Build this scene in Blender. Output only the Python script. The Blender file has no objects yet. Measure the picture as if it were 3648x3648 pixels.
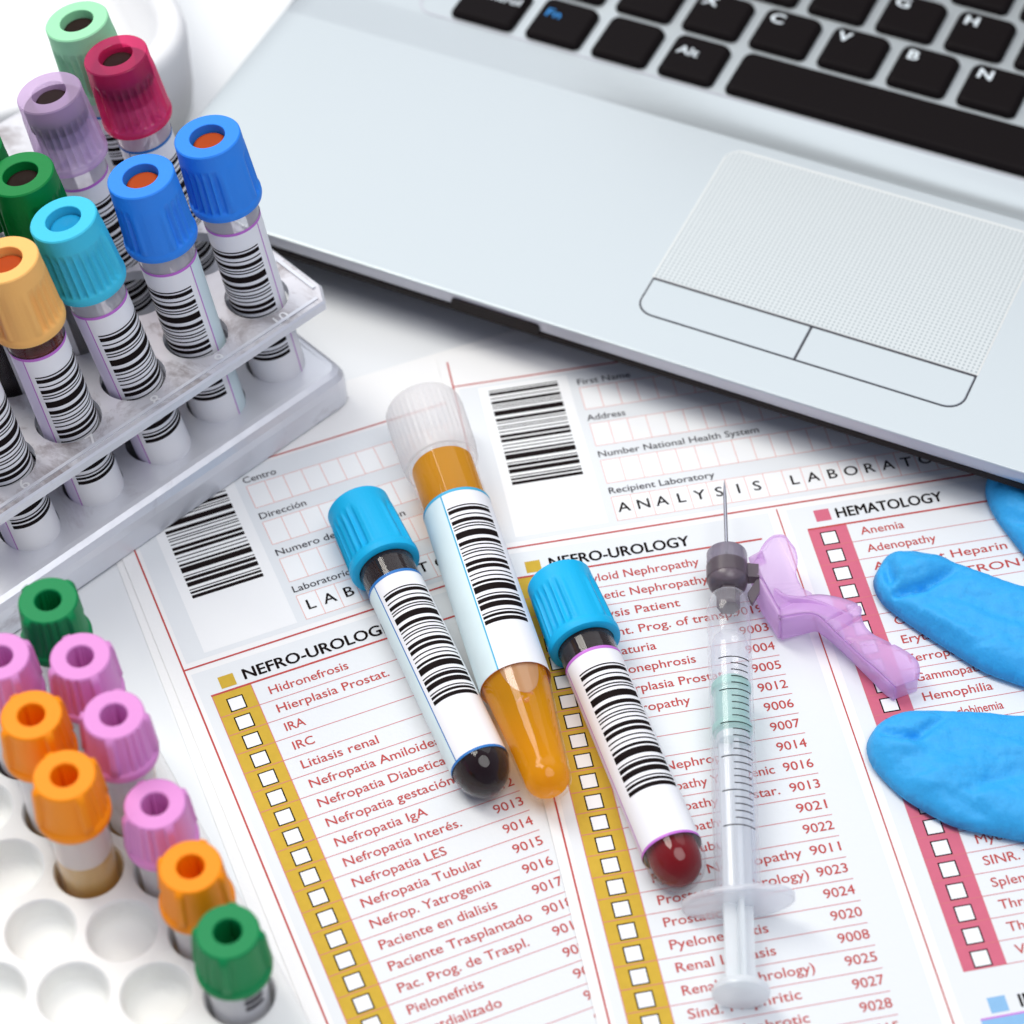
import bpy, bmesh, math, random
from mathutils import Vector, Matrix, geometry
random.seed(7)
S = bpy.context.scene
C = S.collection
MM = 0.001

# ------------------------------------------------------------------ camera, world, lamps, exposure
TILT, ROLL = math.radians(40.6171), math.radians(-1.52408)
st, ct, cr, sr = math.sin(TILT), math.cos(TILT), math.cos(ROLL), math.sin(ROLL)
fw = Vector((0, st, -ct)); r0 = Vector((1, 0, 0)); u0 = Vector((0, ct, st))
rt = cr*r0 + sr*u0; up = -sr*r0 + cr*u0
cd = bpy.data.cameras.new('camera'); cam = bpy.data.objects.new('camera', cd); C.objects.link(cam)
M = Matrix((rt, up, -fw)).transposed().to_4x4(); M.translation = Vector((0, 0, 0.45))
cam.matrix_world = M
cd.sensor_width = 36; cd.lens = 9109.76/3648*36
cd.clip_start = 0.02; cd.clip_end = 20
cd.dof.use_dof = True; cd.dof.focus_distance = 0.556; cd.dof.aperture_fstop = 13.0; cd.dof.aperture_blades = 7
S.camera = cam
W = bpy.data.worlds.new('World'); S.world = W; W.use_nodes = True
W.node_tree.nodes['Background'].inputs[0].default_value = (0.72, 0.77, 1.0, 1)
W.node_tree.nodes['Background'].inputs[1].default_value = 0.36

def area(name, loc, tgt, size, power, col):
    l = bpy.data.lights.new(name, 'AREA'); l.shape = 'RECTANGLE'; l.size, l.size_y = size; l.energy = power; l.color = col
    o = bpy.data.objects.new(name, l); C.objects.link(o); o.location = loc
    o.rotation_euler = (Vector(tgt)-Vector(loc)).to_track_quat('-Z', 'Y').to_euler()
area('window_light', (-0.62, 0.86, 1.15), (0, 0.36, 0), (0.42, 0.9), 10.0, (1.0, 0.965, 0.88))
area('ceiling_light', (0.25, 0.15, 1.25), (0, 0.36, 0), (0.9, 0.7), 12.0, (1.0, 0.99, 0.975))
bpy.data.lights['ceiling_light'].energy = 7.0
area('back_window_light', (0.15, 1.95, 1.75), (0.05, 0.36, 0), (2.6, 1.5), 11.5, (0.97, 1.0, 0.985))
bpy.data.lights['ceiling_light'].shape = 'DISK'
vs = S.view_settings
vs.view_transform = 'Standard'; vs.look = 'None'; vs.gamma = 1.0; vs.use_curve_mapping = False; vs.exposure = 0.2
S.render.engine = 'CYCLES'
S.cycles.use_denoising = True
S.cycles.max_bounces = 12; S.cycles.transparent_max_bounces = 24; S.cycles.caustics_refractive = False; S.cycles.caustics_reflective = False

# ------------------------------------------------------------------ materials
def lin(c):
    return tuple(((v/255)/12.92 if v/255 <= .04045 else ((v/255+.055)/1.055)**2.4) for v in c)
def node(t, k, **kw):
    n = t.nodes.new(k)
    for a, b in kw.items(): setattr(n, a, b)
    return n
def pbr(name, rgb, rough=.5, metal=0., spec=.5, coat=0., sss=0., bump=None, var=None, scuff=None):
    """procedural principled material. bump=(scale,strength); var=(scale,amount) gives faint colour mottling"""
    m = bpy.data.materials.new(name); m.use_nodes = True; t = m.node_tree; b = t.nodes['Principled BSDF']
    c = (*rgb, 1)
    b.inputs['Base Color'].default_value = c; b.inputs['Roughness'].default_value = rough; b.inputs['Metallic'].default_value = metal
    b.inputs['Specular IOR Level'].default_value = spec; b.inputs['Coat Weight'].default_value = coat; b.inputs['Coat Roughness'].default_value = .05
    if sss:
        b.inputs['Subsurface Weight'].default_value = sss; b.inputs['Subsurface Radius'].default_value = (1, 1, 1); b.inputs['Subsurface Scale'].default_value = .0015
    tc = node(t, 'ShaderNodeTexCoord')
    if bump:
        n = node(t, 'ShaderNodeTexNoise'); n.inputs['Scale'].default_value = bump[0]; n.inputs['Detail'].default_value = 6
        bp = node(t, 'ShaderNodeBump'); bp.inputs['Strength'].default_value = bump[1]; bp.inputs['Distance'].default_value = .0004
        t.links.new(tc.outputs['Object'], n.inputs['Vector']); t.links.new(n.outputs['Fac'], bp.inputs['Height']); t.links.new(bp.outputs[0], b.inputs['Normal'])
    if var:
        n = node(t, 'ShaderNodeTexNoise'); n.inputs['Scale'].default_value = var[0]; n.inputs['Detail'].default_value = 5
        mx = node(t, 'ShaderNodeMix', data_type='RGBA')
        mx.inputs['A'].default_value = tuple(v*(1-var[1]) for v in rgb)+(1,); mx.inputs['B'].default_value = tuple(min(1, v*(1+var[1]*.6)) for v in rgb)+(1,)
        t.links.new(tc.outputs['Object'], n.inputs['Vector']); t.links.new(n.outputs['Fac'], mx.inputs['Factor']); t.links.new(mx.outputs['Result'], b.inputs['Base Color'])
    if scuff:
        sc, col, lo, hi = scuff
        n = node(t, 'ShaderNodeTexNoise'); n.inputs['Scale'].default_value = sc; n.inputs['Detail'].default_value = 9; n.inputs['Roughness'].default_value = .68; n.inputs['Distortion'].default_value = .6
        mr = node(t, 'ShaderNodeMapRange'); mr.inputs['From Min'].default_value = lo; mr.inputs['From Max'].default_value = hi
        mx2 = node(t, 'ShaderNodeMix', data_type='RGBA'); mx2.inputs['B'].default_value = (*col, 1)
        src = b.inputs['Base Color'].links[0].from_socket if b.inputs['Base Color'].links else None
        if src: t.links.new(src, mx2.inputs['A'])
        else: mx2.inputs['A'].default_value = c
        t.links.new(tc.outputs['Object'], n.inputs['Vector']); t.links.new(n.outputs['Fac'], mr.inputs['Value']); t.links.new(mr.outputs[0], mx2.inputs['Factor']); t.links.new(mx2.outputs['Result'], b.inputs['Base Color'])
    return m
def clear(name, tint, opac=.08, body=(.9, .9, .92), rough=.05, gloss=.9, edge=.35, base=.04):
    """clear or cloudy plastic / liquid: tinted see-through + cloudy body + fresnel shine"""
    m = bpy.data.materials.new(name); m.use_nodes = True; t = m.node_tree; t.nodes.clear()
    out = node(t, 'ShaderNodeOutputMaterial')
    tr = node(t, 'ShaderNodeBsdfTransparent'); tr.inputs[0].default_value = (*tint, 1)
    df = node(t, 'ShaderNodeBsdfDiffuse'); df.inputs[0].default_value = (*body, 1)
    tl = node(t, 'ShaderNodeBsdfTranslucent'); tl.inputs[0].default_value = (*body, 1)
    a = node(t, 'ShaderNodeMixShader'); a.inputs[0].default_value = .45
    t.links.new(df.outputs[0], a.inputs[1]); t.links.new(tl.outputs[0], a.inputs[2])
    lw = node(t, 'ShaderNodeLayerWeight'); 
    ma = node(t, 'ShaderNodeMath', operation='MULTIPLY_ADD'); ma.inputs[1].default_value = edge; ma.inputs[2].default_value = opac; ma.use_clamp = True
    t.links.new(lw.outputs['Facing'], ma.inputs[0])
    b = node(t, 'ShaderNodeMixShader'); t.links.new(ma.outputs[0], b.inputs[0]); t.links.new(tr.outputs[0], b.inputs[1]); t.links.new(a.outputs[0], b.inputs[2])
    gl = node(t, 'ShaderNodeBsdfGlossy'); gl.inputs[0].default_value = (1, 1, 1, 1); gl.inputs[1].default_value = rough
    pw = node(t, 'ShaderNodeMath', operation='POWER'); pw.inputs[1].default_value = 4.0; t.links.new(lw.outputs['Facing'], pw.inputs[0])
    lw.inputs[0].default_value = .5
    mu = node(t, 'ShaderNodeMath', operation='MULTIPLY_ADD'); mu.inputs[1].default_value = gloss*.55; mu.inputs[2].default_value = base*gloss; t.links.new(pw.outputs[0], mu.inputs[0])
    c = node(t, 'ShaderNodeMixShader'); t.links.new(mu.outputs[0], c.inputs[0]); t.links.new(b.outputs[0], c.inputs[1]); t.links.new(gl.outputs[0], c.inputs[2])
    t.links.new(c.outputs[0], out.inputs[0])
    return m

MT = {}
MT['table'] = pbr('white_table', (.77, .79, .80), .28, bump=(60, .02))
MT['paper'] = pbr('paper', (.84, .84, .832), .85, spec=.2, bump=(900, .12))
MT['tint'] = pbr('paper_grey_print', (.745, .77, .785), .85, spec=.2, bump=(900, .12))
MT['white'] = pbr('paper_white_print', (.85, .86, .86), .85, spec=.2, bump=(900, .1))
MT['red'] = pbr('red_ink', lin((190, 78, 74)), .8, spec=.2, var=(700, .12))
MT['rule'] = pbr('thin_red_ink', lin((205, 118, 122)), .8, spec=.2)
MT['cell'] = pbr('pale_red_ink', lin((226, 160, 150)), .8, spec=.2)
MT['black'] = pbr('black_ink', (.010, .006, .006), .8, spec=.04)
MT['greytext'] = pbr('dark_grey_ink', (.040, .034, .042), .8, spec=.05)
MT['yellow'] = pbr('yellow_print', lin((203, 168, 60)), .8, spec=.2, var=(500, .10))
MT['pink'] = pbr('pink_print', lin((206, 106, 128)), .8, spec=.2, var=(500, .08))
MT['bluep'] = pbr('blue_print', lin((138, 184, 222)), .8, spec=.2, var=(500, .08))
MT['label'] = pbr('label_paper', (.88, .88, .90), .45, spec=.4)
MT['label_blue'] = pbr('pale_blue_label_paper', (.72, .86, .88), .45, spec=.4, var=(90, .12))
MT['label_lilac'] = pbr('pale_lilac_label_paper', (.74, .68, .86), .45, spec=.4)
MT['bar'] = pbr('label_ink', (.010, .006, .006), .6, spec=.06)
MT['purple'] = pbr('purple_label_line', lin((196, 110, 208)), .5)
MT['blueline'] = pbr('blue_label_line', lin((30, 115, 190)), .5)
MT['cyanline'] = pbr('cyan_label_line', lin((60, 175, 215)), .5)
MT['metal'] = pbr('cast_aluminium', (.70, .69, .72), .38, metal=.4, bump=(160, .4), var=(75, .3), scuff=(62, (.30, .26, .26), .50, .64))
MT['metal_edge'] = pbr('worn_aluminium', (.73, .745, .79), .33, metal=.35, bump=(150, .3), var=(60, .16), scuff=(48, (.46, .44, .47), .58, .72))
MT['metal_number'] = pbr('raised_aluminium', (.86, .86, .86), .3, metal=.3)
MT['deck'] = pbr('silver_laptop_paint', (.585, .635, .65), .30, metal=.5, bump=(2500, .03))
MT['deck_front'] = pbr('silver_laptop_edge', (.55, .55, .60), .32, metal=.25)
MT['base'] = pbr('dark_laptop_base', (.014, .009, .009), .6, spec=.2)
MT['gap'] = pbr('dark_gap', (.03, .03, .04), .6)
MT['key'] = pbr('black_key', (.0065, .0045, .005), .6, spec=.09, bump=(2200, .08))
MT['keyink'] = pbr('white_key_print', (.75, .82, .85), .6)
MT['keyblue'] = pbr('blue_key_print', lin((40, 140, 215)), .6)
MT['rim'] = pbr('touchpad_rim', (.80, .80, .76), .3)  # pale tone paints the highlight along the touchpad's rim
MT['glass'] = clear('clear_tube_plastic', (.985, .98, .985), .0, edge=.13, base=.03, rough=.02)
MT['glass_amber'] = clear('clear_conical_tube_plastic', (.99, .985, .98), .0, edge=.02, base=.022, rough=.02)
MT['neck'] = clear('clear_tube_neck', (.985, .975, .99), .55, body=(.99, .95, .99), edge=.05, rough=.1)
MT['frost'] = clear('frosted_tube_plastic', (.98, .98, .98), .80, body=(.98, .98, .99), rough=.3, gloss=.4, edge=.0)
MT['needle'] = pbr('steel_needle', (.45, .45, .50), .22, metal=1.)
MT['tub'] = pbr('white_tub_plastic', (.82, .825, .83), .5, sss=.1)
MT['foam'] = pbr('white_foam_plastic', (.86, .865, .835), .6, sss=.25, bump=(250, .2), var=(40, .05), scuff=(70, (.70, .70, .68), .60, .80))
MT['blood'] = pbr('dark_blood', (.008, .0005, .001), .10, spec=.08)
MT['blood_red'] = pbr('red_blood', (.17, .002, .004), .12, spec=.1)
MT['serum'] = clear('amber_serum', (1.0, .80, .32), .62, body=(1.0, .68, .18), edge=.1)
MT['urine'] = clear('amber_urine', (1.0, .74, .08), .54, body=(1.0, .54, .008), rough=.04, edge=.2, base=.0, gloss=.3)
MT['urine_top'] = clear('amber_urine_paler', (.99, .68, .16), .50, body=(.90, .49, .04), rough=.04, edge=.2, base=.0, gloss=.3)
MT['bubble'] = clear('bubble_film', (1, .85, .5), .10, body=(1, .8, .4), edge=.5)
MT['airpocket'] = clear('air_pocket_film', (1, .93, .80), .62, body=(.80, .58, .34), edge=.2)
MT['cloudy'] = clear('cloudy_white_cap', (.99, .985, .985), .42, body=(.99, .98, .98), rough=.25, gloss=.4, edge=.05)
MT['syringe'] = clear('clear_syringe_plastic', (.985, .986, .995), .05, body=(.97, .97, 1.0), edge=.26, base=.03, rough=.12)
MT['plunger'] = clear('milky_plunger_plastic', (.97, .985, .99), .66, body=(.93, .965, .98), rough=.2, gloss=.6, edge=.2)
MT['flange'] = clear('milky_flange_plastic', (.97, .97, .985), .30, body=(.93, .95, .98), rough=.15, gloss=.7, edge=.35)
MT['mint'] = clear('mint_stopper_rubber', (.85, .97, .94), .62, body=(.58, .87, .80), rough=.3, gloss=.5, edge=.2)
MT['hub'] = clear('smoky_hub_plastic', (.34, .28, .30), .50, body=(.27, .22, .25), rough=.3, edge=.2)
MT['hub_top'] = clear('smoky_hub_top', (.55, .5, .58), .5, body=(.46, .43, .50), rough=.15, edge=.1)
MT['shield'] = clear('lilac_shield_plastic', (.97, .86, .99), .50, body=(.88, .64, .94), rough=.22, gloss=.6, edge=.22)
MT['shield_thin'] = clear('thin_lilac_shield_plastic', (.975, .90, .99), .26, body=(.88, .68, .94), rough=.22, gloss=.6, edge=.30)

def cap_mat(name, rgb, sss=.08, rough=.5):
    return pbr(name, tuple(v*.97 for v in lin(rgb)), rough, spec=.28, sss=sss, bump=(1800, .10))
CAP = dict(mint=cap_mat('mint_cap', (158, 226, 178)), green=cap_mat('green_cap', (0, 128, 58)), blue=cap_mat('blue_cap', (46, 138, 240)),
           cyan=cap_mat('cyan_cap', (64, 196, 228)), peach=cap_mat('peach_cap', (250, 190, 108)), sky=cap_mat('sky_blue_cap', (16, 178, 230)),
           emerald=cap_mat('emerald_cap', (0, 134, 74)), rose=cap_mat('pink_cap', (224, 146, 210)), orange=cap_mat('orange_cap', (255, 148, 0)))
CAP['crimson'] = clear('crimson_cap', (.99, .22, .45), .40, body=(1.0, .07, .28), rough=.2, gloss=.5, edge=.12)
CAP['lilac'] = clear('lilac_cap', (.97, .88, .99), .46, body=(.90, .66, .97), rough=.25, gloss=.5, edge=.10)
STOP = dict(brown=pbr('dark_brown_stopper', (.018, .010, .008), .6, spec=.06), rust=pbr('rust_stopper', (.40, .060, .012), .6, spec=.06),
            cyan=pbr('cyan_stopper', lin((26, 140, 186)), .5, spec=.08), plum=pbr('plum_stopper', (.024, .010, .010), .6, spec=.06), slate=pbr('slate_stopper', (.024, .014, .014), .6, spec=.06))
# glove: blue nitrile with fine wrinkles
MT['glove'] = pbr('blue_nitrile', lin((50, 166, 230)), .58, spec=.35, sss=.05, bump=(420, .75), var=(1500, .10))

# touchpad with its fine dot pattern
def pad_mat():
    m = pbr('dotted_touchpad', (.70, .74, .74), .4, metal=.3); t = m.node_tree; b = t.nodes['Principled BSDF']
    tc = node(t, 'ShaderNodeTexCoord'); mp = node(t, 'ShaderNodeMapping'); mp.inputs['Scale'].default_value = (1/.00112,)*3
    sp = node(t, 'ShaderNodeSeparateXYZ'); t.links.new(tc.outputs['Object'], mp.inputs[0]); t.links.new(mp.outputs[0], sp.inputs[0])
    sq = []
    for k in 'XY':
        f = node(t, 'ShaderNodeMath', operation='FRACT'); t.links.new(sp.outputs[k], f.inputs[0])
        s = node(t, 'ShaderNodeMath', operation='SUBTRACT'); s.inputs[1].default_value = .5; t.links.new(f.outputs[0], s.inputs[0])
        p = node(t, 'ShaderNodeMath', operation='MULTIPLY'); t.links.new(s.outputs[0], p.inputs[0]); t.links.new(s.outputs[0], p.inputs[1]); sq.append(p)
    a = node(t, 'ShaderNodeMath', operation='ADD'); t.links.new(sq[0].outputs[0], a.inputs[0]); t.links.new(sq[1].outputs[0], a.inputs[1])
    l = node(t, 'ShaderNodeMath', operation='LESS_THAN'); l.inputs[1].default_value = .058; t.links.new(a.outputs[0], l.inputs[0])
    mx = node(t, 'ShaderNodeMix', data_type='RGBA'); mx.inputs['A'].default_value = (.65, .69, .69, 1); mx.inputs['B'].default_value = (.33, .38, .39, 1)
    t.links.new(l.outputs[0], mx.inputs['Factor']); t.links.new(mx.outputs['Result'], b.inputs['Base Color'])
    return m
MT['pad'] = pad_mat()

# ------------------------------------------------------------------ mesh helpers (millimetres in, metres out)
class MB:
    def __init__(s): s.v = []; s.f = []; s.m = []; s.s = []; s.mats = []
    def mi(s, mat):
        if mat not in s.mats: s.mats.append(mat)
        return s.mats.index(mat)
    def add(s, verts, faces, mat, smooth=False):
        o = len(s.v); s.v += [tuple(p) for p in verts]; k = s.mi(mat)
        for f in faces: s.f.append([i+o for i in f]); s.m.append(k); s.s.append(smooth)
    def quad(s, x0, y0, x1, y1, z, mat): s.add([(x0, y0, z), (x1, y0, z), (x1, y1, z), (x0, y1, z)], [[0, 1, 2, 3]], mat)
    def poly(s, pts, z, mat): s.add([(p[0], p[1], z) for p in pts], [list(range(len(pts)))], mat)
    def rings(s, R, mat, closed=True, cap0=True, cap1=True, smooth=True):
        n = len(R[0]); V = [p for r in R for p in r]; F = []
        for i in range(len(R)-1):
            for j in range(n if closed else n-1):
                k = (j+1) % n; F.append([i*n+j, i*n+k, (i+1)*n+k, (i+1)*n+j])
        s.add(V, F, mat, smooth)
        if cap0: s.add(R[0], [list(range(n))[::-1]], mat, False)
        if cap1: s.add(R[-1], [list(range(n))], mat, False)
    def lathe(s, prof, mat, n=48, cx=0, cy=0, rf=None, cap0=False, cap1=False, smooth=True):
        # split the profile at sharp corners so that edges stay crisp
        cut = [0]
        for i in range(1, len(prof)-1):
            a = Vector((prof[i][0]-prof[i-1][0], prof[i][1]-prof[i-1][1])); b = Vector((prof[i+1][0]-prof[i][0], prof[i+1][1]-prof[i][1]))
            if a.length > 0 and b.length > 0 and a.angle(b) > .62: cut.append(i)
        cut.append(len(prof)-1)
        for i in range(len(cut)-1):
            s._lathe(prof[cut[i]:cut[i+1]+1], mat, n, cx, cy, rf, cap0 and i == 0, cap1 and i == len(cut)-2, smooth)
    def _lathe(s, prof, mat, n, cx, cy, rf, cap0, cap1, smooth):
        R = []
        for (r, z) in prof:
            R.append([(cx+(rf(r, z, 2*math.pi*j/n) if rf else r)*math.cos(2*math.pi*j/n), cy+(rf(r, z, 2*math.pi*j/n) if rf else r)*math.sin(2*math.pi*j/n), z) for j in range(n)])
        s.rings(R, mat, True, cap0, cap1, smooth)
    def box(s, x0, y0, z0, x1, y1, z1, mat):
        s.rings([[(x0, y0, z), (x1, y0, z), (x1, y1, z), (x0, y1, z)] for z in (z0, z1)], mat, smooth=False)
    def arc(s, r, z0, z1, a0, a1, mat, n=None):
        n = n or max(2, int(abs(a1-a0)/.09)); A = [a0+(a1-a0)*i/n for i in range(n+1)]
        V = [(r*math.cos(a), r*math.sin(a), z) for z in (z0, z1) for a in A]
        s.add(V, [[i, i+1, n+2+i, n+1+i] for i in range(n)], mat, True)
    def build(s, name, parent=None, loc=None, rot=None):
        me = bpy.data.meshes.new(name); me.from_pydata([(a*MM, b*MM, c*MM) for a, b, c in s.v], [], s.f)
        for m in s.mats: me.materials.append(m)
        me.polygons.foreach_set('material_index', s.m); me.polygons.foreach_set('use_smooth', s.s); me.update()
        o = bpy.data.objects.new(name, me); C.objects.link(o)
        if parent: o.parent = parent
        if loc: o.location = [c*MM for c in loc]
        if rot: o.rotation_euler = rot
        return o
def thing(name, label, cat, loc=(0, 0, 0), rot=None, group=None):
    o = bpy.data.objects.new(name, None); C.objects.link(o); o.empty_display_size = .01
    o.location = [c*MM for c in loc]
    if rot is not None:
        if isinstance(rot, Matrix): o.rotation_mode = 'QUATERNION'; o.rotation_quaternion = rot.to_quaternion()
        else: o.rotation_euler = rot
    return tag(o, label, cat, group)
def tag(o, label, cat, group=None):
    o['label'] = label; o['category'] = cat
    if group: o['group'] = group
    return o
def rrect(x0, y0, x1, y1, r, n=6):
    if not isinstance(r, (list, tuple)): r = [r]*4      # bl, br, tr, tl
    P = []
    for (cx, cy, a, q) in ((x0, y0, math.pi, r[0]), (x1, y0, 1.5*math.pi, r[1]), (x1, y1, 0, r[2]), (x0, y1, .5*math.pi, r[3])):
        qx = cx+q if cx == x0 else cx-q; qy = cy+q if cy == y0 else cy-q
        for i in range(n+1):
            t = a+i*math.pi/2/n; P.append((qx+q*math.cos(t), qy+q*math.sin(t)))
    return P
def circ(cx, cy, r, n=40): return [(cx+r*math.cos(2*math.pi*i/n), cy+r*math.sin(2*math.pi*i/n)) for i in range(n)]
def holed(outer, holes):
    """flat sheet with round holes -> 2D verts, faces"""
    bm = bmesh.new(); E = []
    for loop in [outer]+holes:
        vs_ = [bm.verts.new((p[0], p[1], 0)) for p in loop]
        for i in range(len(vs_)): E.append(bm.edges.new((vs_[i], vs_[(i+1) % len(vs_)])))
    bmesh.ops.triangle_fill(bm, edges=E, use_beauty=True, normal=(0, 0, 1))
    bm.verts.index_update()
    V = [(v.co.x, v.co.y) for v in bm.verts]; F = [[v.index for v in f.verts] for f in bm.faces]; bm.free()
    return V, F
_tc = {}
def text_mesh(body, bold=0.0):
    k = (body, bold)
    if k not in _tc:
        cu = bpy.data.curves.new('t', 'FONT'); cu.body = body; cu.size = 1; cu.resolution_u = 3; cu.offset = 0
        o = bpy.data.objects.new('t', cu); me = o.to_mesh()
        V = [(v.co.x, v.co.y) for v in me.vertices]; F = [list(p.vertices) for p in me.polygons]
        o.to_mesh_clear(); bpy.data.objects.remove(o); bpy.data.curves.remove(cu); _tc[k] = (V, F)
    return _tc[k]
def text(mb, body, x, y, em, mat, z, width=None, bold=0.010, xs=1.075, fx=(1, 0), fy=(0, 1), anchor='l'):
    V, F = text_mesh(body, bold)
    if not V: return
    w = max(p[0] for p in V); k = (width/w) if width else em*xs
    dx = -w*k if anchor == 'r' else (-w*k/2 if anchor == 'c' else 0)
    out = []
    for (a, b) in V:
        a = a*k+dx; b = b*em; out.append((x+a*fx[0]+b*fy[0], y+a*fx[1]+b*fy[1], z))
    mb.add(out, F, mat)
    for n_, (sx, sy) in enumerate(((1, .3), (-1, -.3), (0, 1), (0, -1)) if bold > .004 else ()):
        d = bold*em; ox_, oy_ = sx*d*fx[0]+sy*d*.6*fy[0], sx*d*fx[1]+sy*d*.6*fy[1]
        mb.add([(p[0]+ox_, p[1]+oy_, z+.003*(n_+1)) for p in out], F, mat)

# ------------------------------------------------------------------ setting: the white table
t = MB(); t.rings([[(-1200, -500, z), (1200, -500, z), (1200, 1900, z), (-1200, 1900, z)] for z in (-25, 0)], MT['table'], smooth=False)
o = t.build('table_top'); o['kind'] = 'structure'

# ------------------------------------------------------------------ the printed forms
P = 5.355
BARS = [1, 1, 3, 2, 1, 2, 3, 1, 1, 1, 1, 2, 5, 2, 3, 1, 1, 2, 1, 1, 1, 2, 1, 2, 3, 1, 3, 2, 1, 2, 1, 2, 2, 1, 5, 2, 1, 1, 3, 1, 4, 2, 1, 1, 2, 1, 3]   # bar, gap, bar, gap ...
def form(label, thE, ox, oy, z, spanish, page=(-5.9, -73.8, 204, 223), extra=0):
    root = thing('lab_form', label, 'form', (ox, oy, z), (0, 0, thE), 'printed laboratory forms')
    y = lambda v: -v
    sh = MB(); x0, v0, x1, v1 = page
    sh.rings([[(p[0], p[1], zz) for p in rrect(x0, y(v1), x1, y(v0), .6, 2)] for zz in (-.14, 0)], MT['paper'], smooth=False)
    def q(mb, a, b, c, d, zz, m): mb.quad(a, y(d), c, y(b), zz, m)
    # grey printed panels with white margins round the red frame
    q(sh, -2.4, -61.6, 115, -11.6, .02, MT['tint']); q(sh, -2.4, -8.3, 60.6, 210, .02, MT['tint']); q(sh, 64.8, -8.3, 190, 210, .02, MT['tint'])
    q(sh, 2.2, -61.0, 24.0, -13, .035, MT['white'])
    for k in range(4):
        a = (-56, -44, -32, -20.3)[k]; q(sh, 26.2, a, 26.2+4.52*18, a+7.3, .035, MT['white'])
    sh.build('paper_sheet', root)
    g = MB(); zl = .055
    q(g, -3.75, -71 if not spanish else -62.6, -3.35, 210, zl, MT['red']); q(g, -3.75, -62.8, 115, -62.4, zl+.005, MT['red'])
    q(g, -3.75, -10.2, 115, -9.75, zl+.005, MT['red'])
    q(g, -.1, -1.25, 57.3, -.75, zl+.005, MT['red']); q(g, 62.62, -9, 62.92, 210, zl, MT['rule'] if spanish else MT['red'])
    nrow = 34
    q(g, 0, -.75, 8.93, P*nrow, zl-.015, MT['yellow']); q(g, -.06, -.75, .12, P*nrow, zl, MT['rule']); q(g, 8.85, -.75, 9.03, P*nrow, zl, MT['rule'])
    q(g, 2.7, -5.3, 6.2, -1.95, zl, MT['yellow'])
    for i in range(1, nrow+1):
        q(g, 0, P*i-.09, 52.65, P*i+.09, zl+.002, MT['rule'])
    for i in range(nrow):
        b = P*i+1.05; q(g, 2.62, b, 6.4, b+3.85, zl+.006, MT['black']); q(g, 2.92, b+.3, 6.1, b+3.55, zl+.012, MT['white'])
    pv = -1.24
    q(g, 68.2, pv, 77.2, pv+22*P, zl-.015, MT['pink']); q(g, 68.2, pv-.5, 113, pv, zl+.003, MT['red']); q(g, 70.9, -6.8, 74.5, -3.35, zl, MT['pink'])
    q(g, 68.14, pv, 68.3, pv+22*P, zl+.001, MT['rule']); q(g, 77.1, pv, 77.26, pv+22*P, zl+.001, MT['rule'])
    for i in range(1, 23): q(g, 68.2, pv+P*i-.09, 126, pv+P*i+.09, zl+.002, MT['rule'])
    for i in range(22):
        b = pv+P*i+1.15; q(g, 70.6, b, 74.45, b+3.9, zl+.006, MT['black']); q(g, 70.9, b+.3, 74.15, b+3.6, zl+.012, MT['white'])
    q(g, 68.2, 127.4, 126, 127.8, zl+.003, MT['purple']); q(g, 68.2, 127.8, 77.2, 200, zl-.015, MT['bluep']); q(g, 77.2, 127.8, 126, 133, zl-.01, MT['bluep'])
    q(g, 70.8, 123.2, 74.5, 126.7, zl, MT['bluep'])
    for a in (-56, -44, -32, -20.3):
        for e in (a, a+7.25): q(g, 26.2, e-.07, 26.2+4.52*18, e+.07, zl, MT['cell'])
        for k in range(19): q(g, 26.2+4.52*k-.07, a, 26.2+4.52*k+.07, a+7.25, zl+.002, MT['cell'])
    g.build('printed_grid', root)
    b = MB(); v = -59.4; unit = 30.8/sum(BARS)
    for i, w in enumerate(BARS):
        if i % 2 == 0: q(b, 4.5, v, 21.4, v+w*unit*.92, .06, MT['bar'])
        v += w*unit
    b.build('barcode', root)
    T = MB(); zt = .075
    tx = lambda s, u, v_, em, m, **k: text(T, s, u, y(v_), em, m, zt, **k)
    labs = ('Centro', 'Dirección', 'Numero de identificación', 'Laboratorio') if spanish else ('First Name', 'Address', 'Number National Health System', 'Recipient Laboratory')
    wid = (8.2, 11.5, 31.6, None) if spanish else (13.2, 9.3, None, 25.4)
    for s_, v_, w_ in zip(labs, (-57, -45, -33.1, -21.4), wid): tx(s_, 25.9, v_, 2.75, MT['greytext'], width=w_)
    word = 'LABORATORIO' if spanish else 'ANALYSIS LABORATORY'
    for i, ch in enumerate(word): tx(ch, 26.2+4.52*(i+.5), -15.5, 4.1, MT['black'], bold=.014, anchor='c')
    tx('NEFRO-UROLOGIA' if spanish else 'NEFRO-UROLOGY', 8.0, -2.5, 4.15, MT['black'], width=36.6 if spanish else 32.8, bold=.026)
    if spanish:
        rows = [('Hidronefrosis', 18.4, ''), ('Hierplasia Prostat.', 26, ''), ('IRA', 4.7, ''), ('IRC', 4.9, ''), ('Litiasis renal', 17.6, ''), ('Nefropatia Amiloidea', None, '9009'), ('Nefropatia Diabetica', None, '9010'),
                ('Nefropatia gestación', None, '9011'), ('Nefropatia IgA', 20.6, '9012'), ('Nefropatia Interés.', None, '9013'), ('Nefropatia LES', None, '9014'), ('Nefropatia Tubular', None, '9015'), ('Nefrop. Yatrogenia', 26.4, '9016'),
                ('Paciente en dialisis', None, '9017'), ('Paciente Trasplantado', 31.2, '9018'), ('Pac. Prog. de Traspl.', None, '9019'), ('Pielonefritis', None, '9020'), ('Postdializado', None, '9021'), ('Prostatismo', None, '9022'), ('Proteinuria (SIA)', None, '9023'), ('Quiste renal', None, '9024')]
    else:
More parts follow.
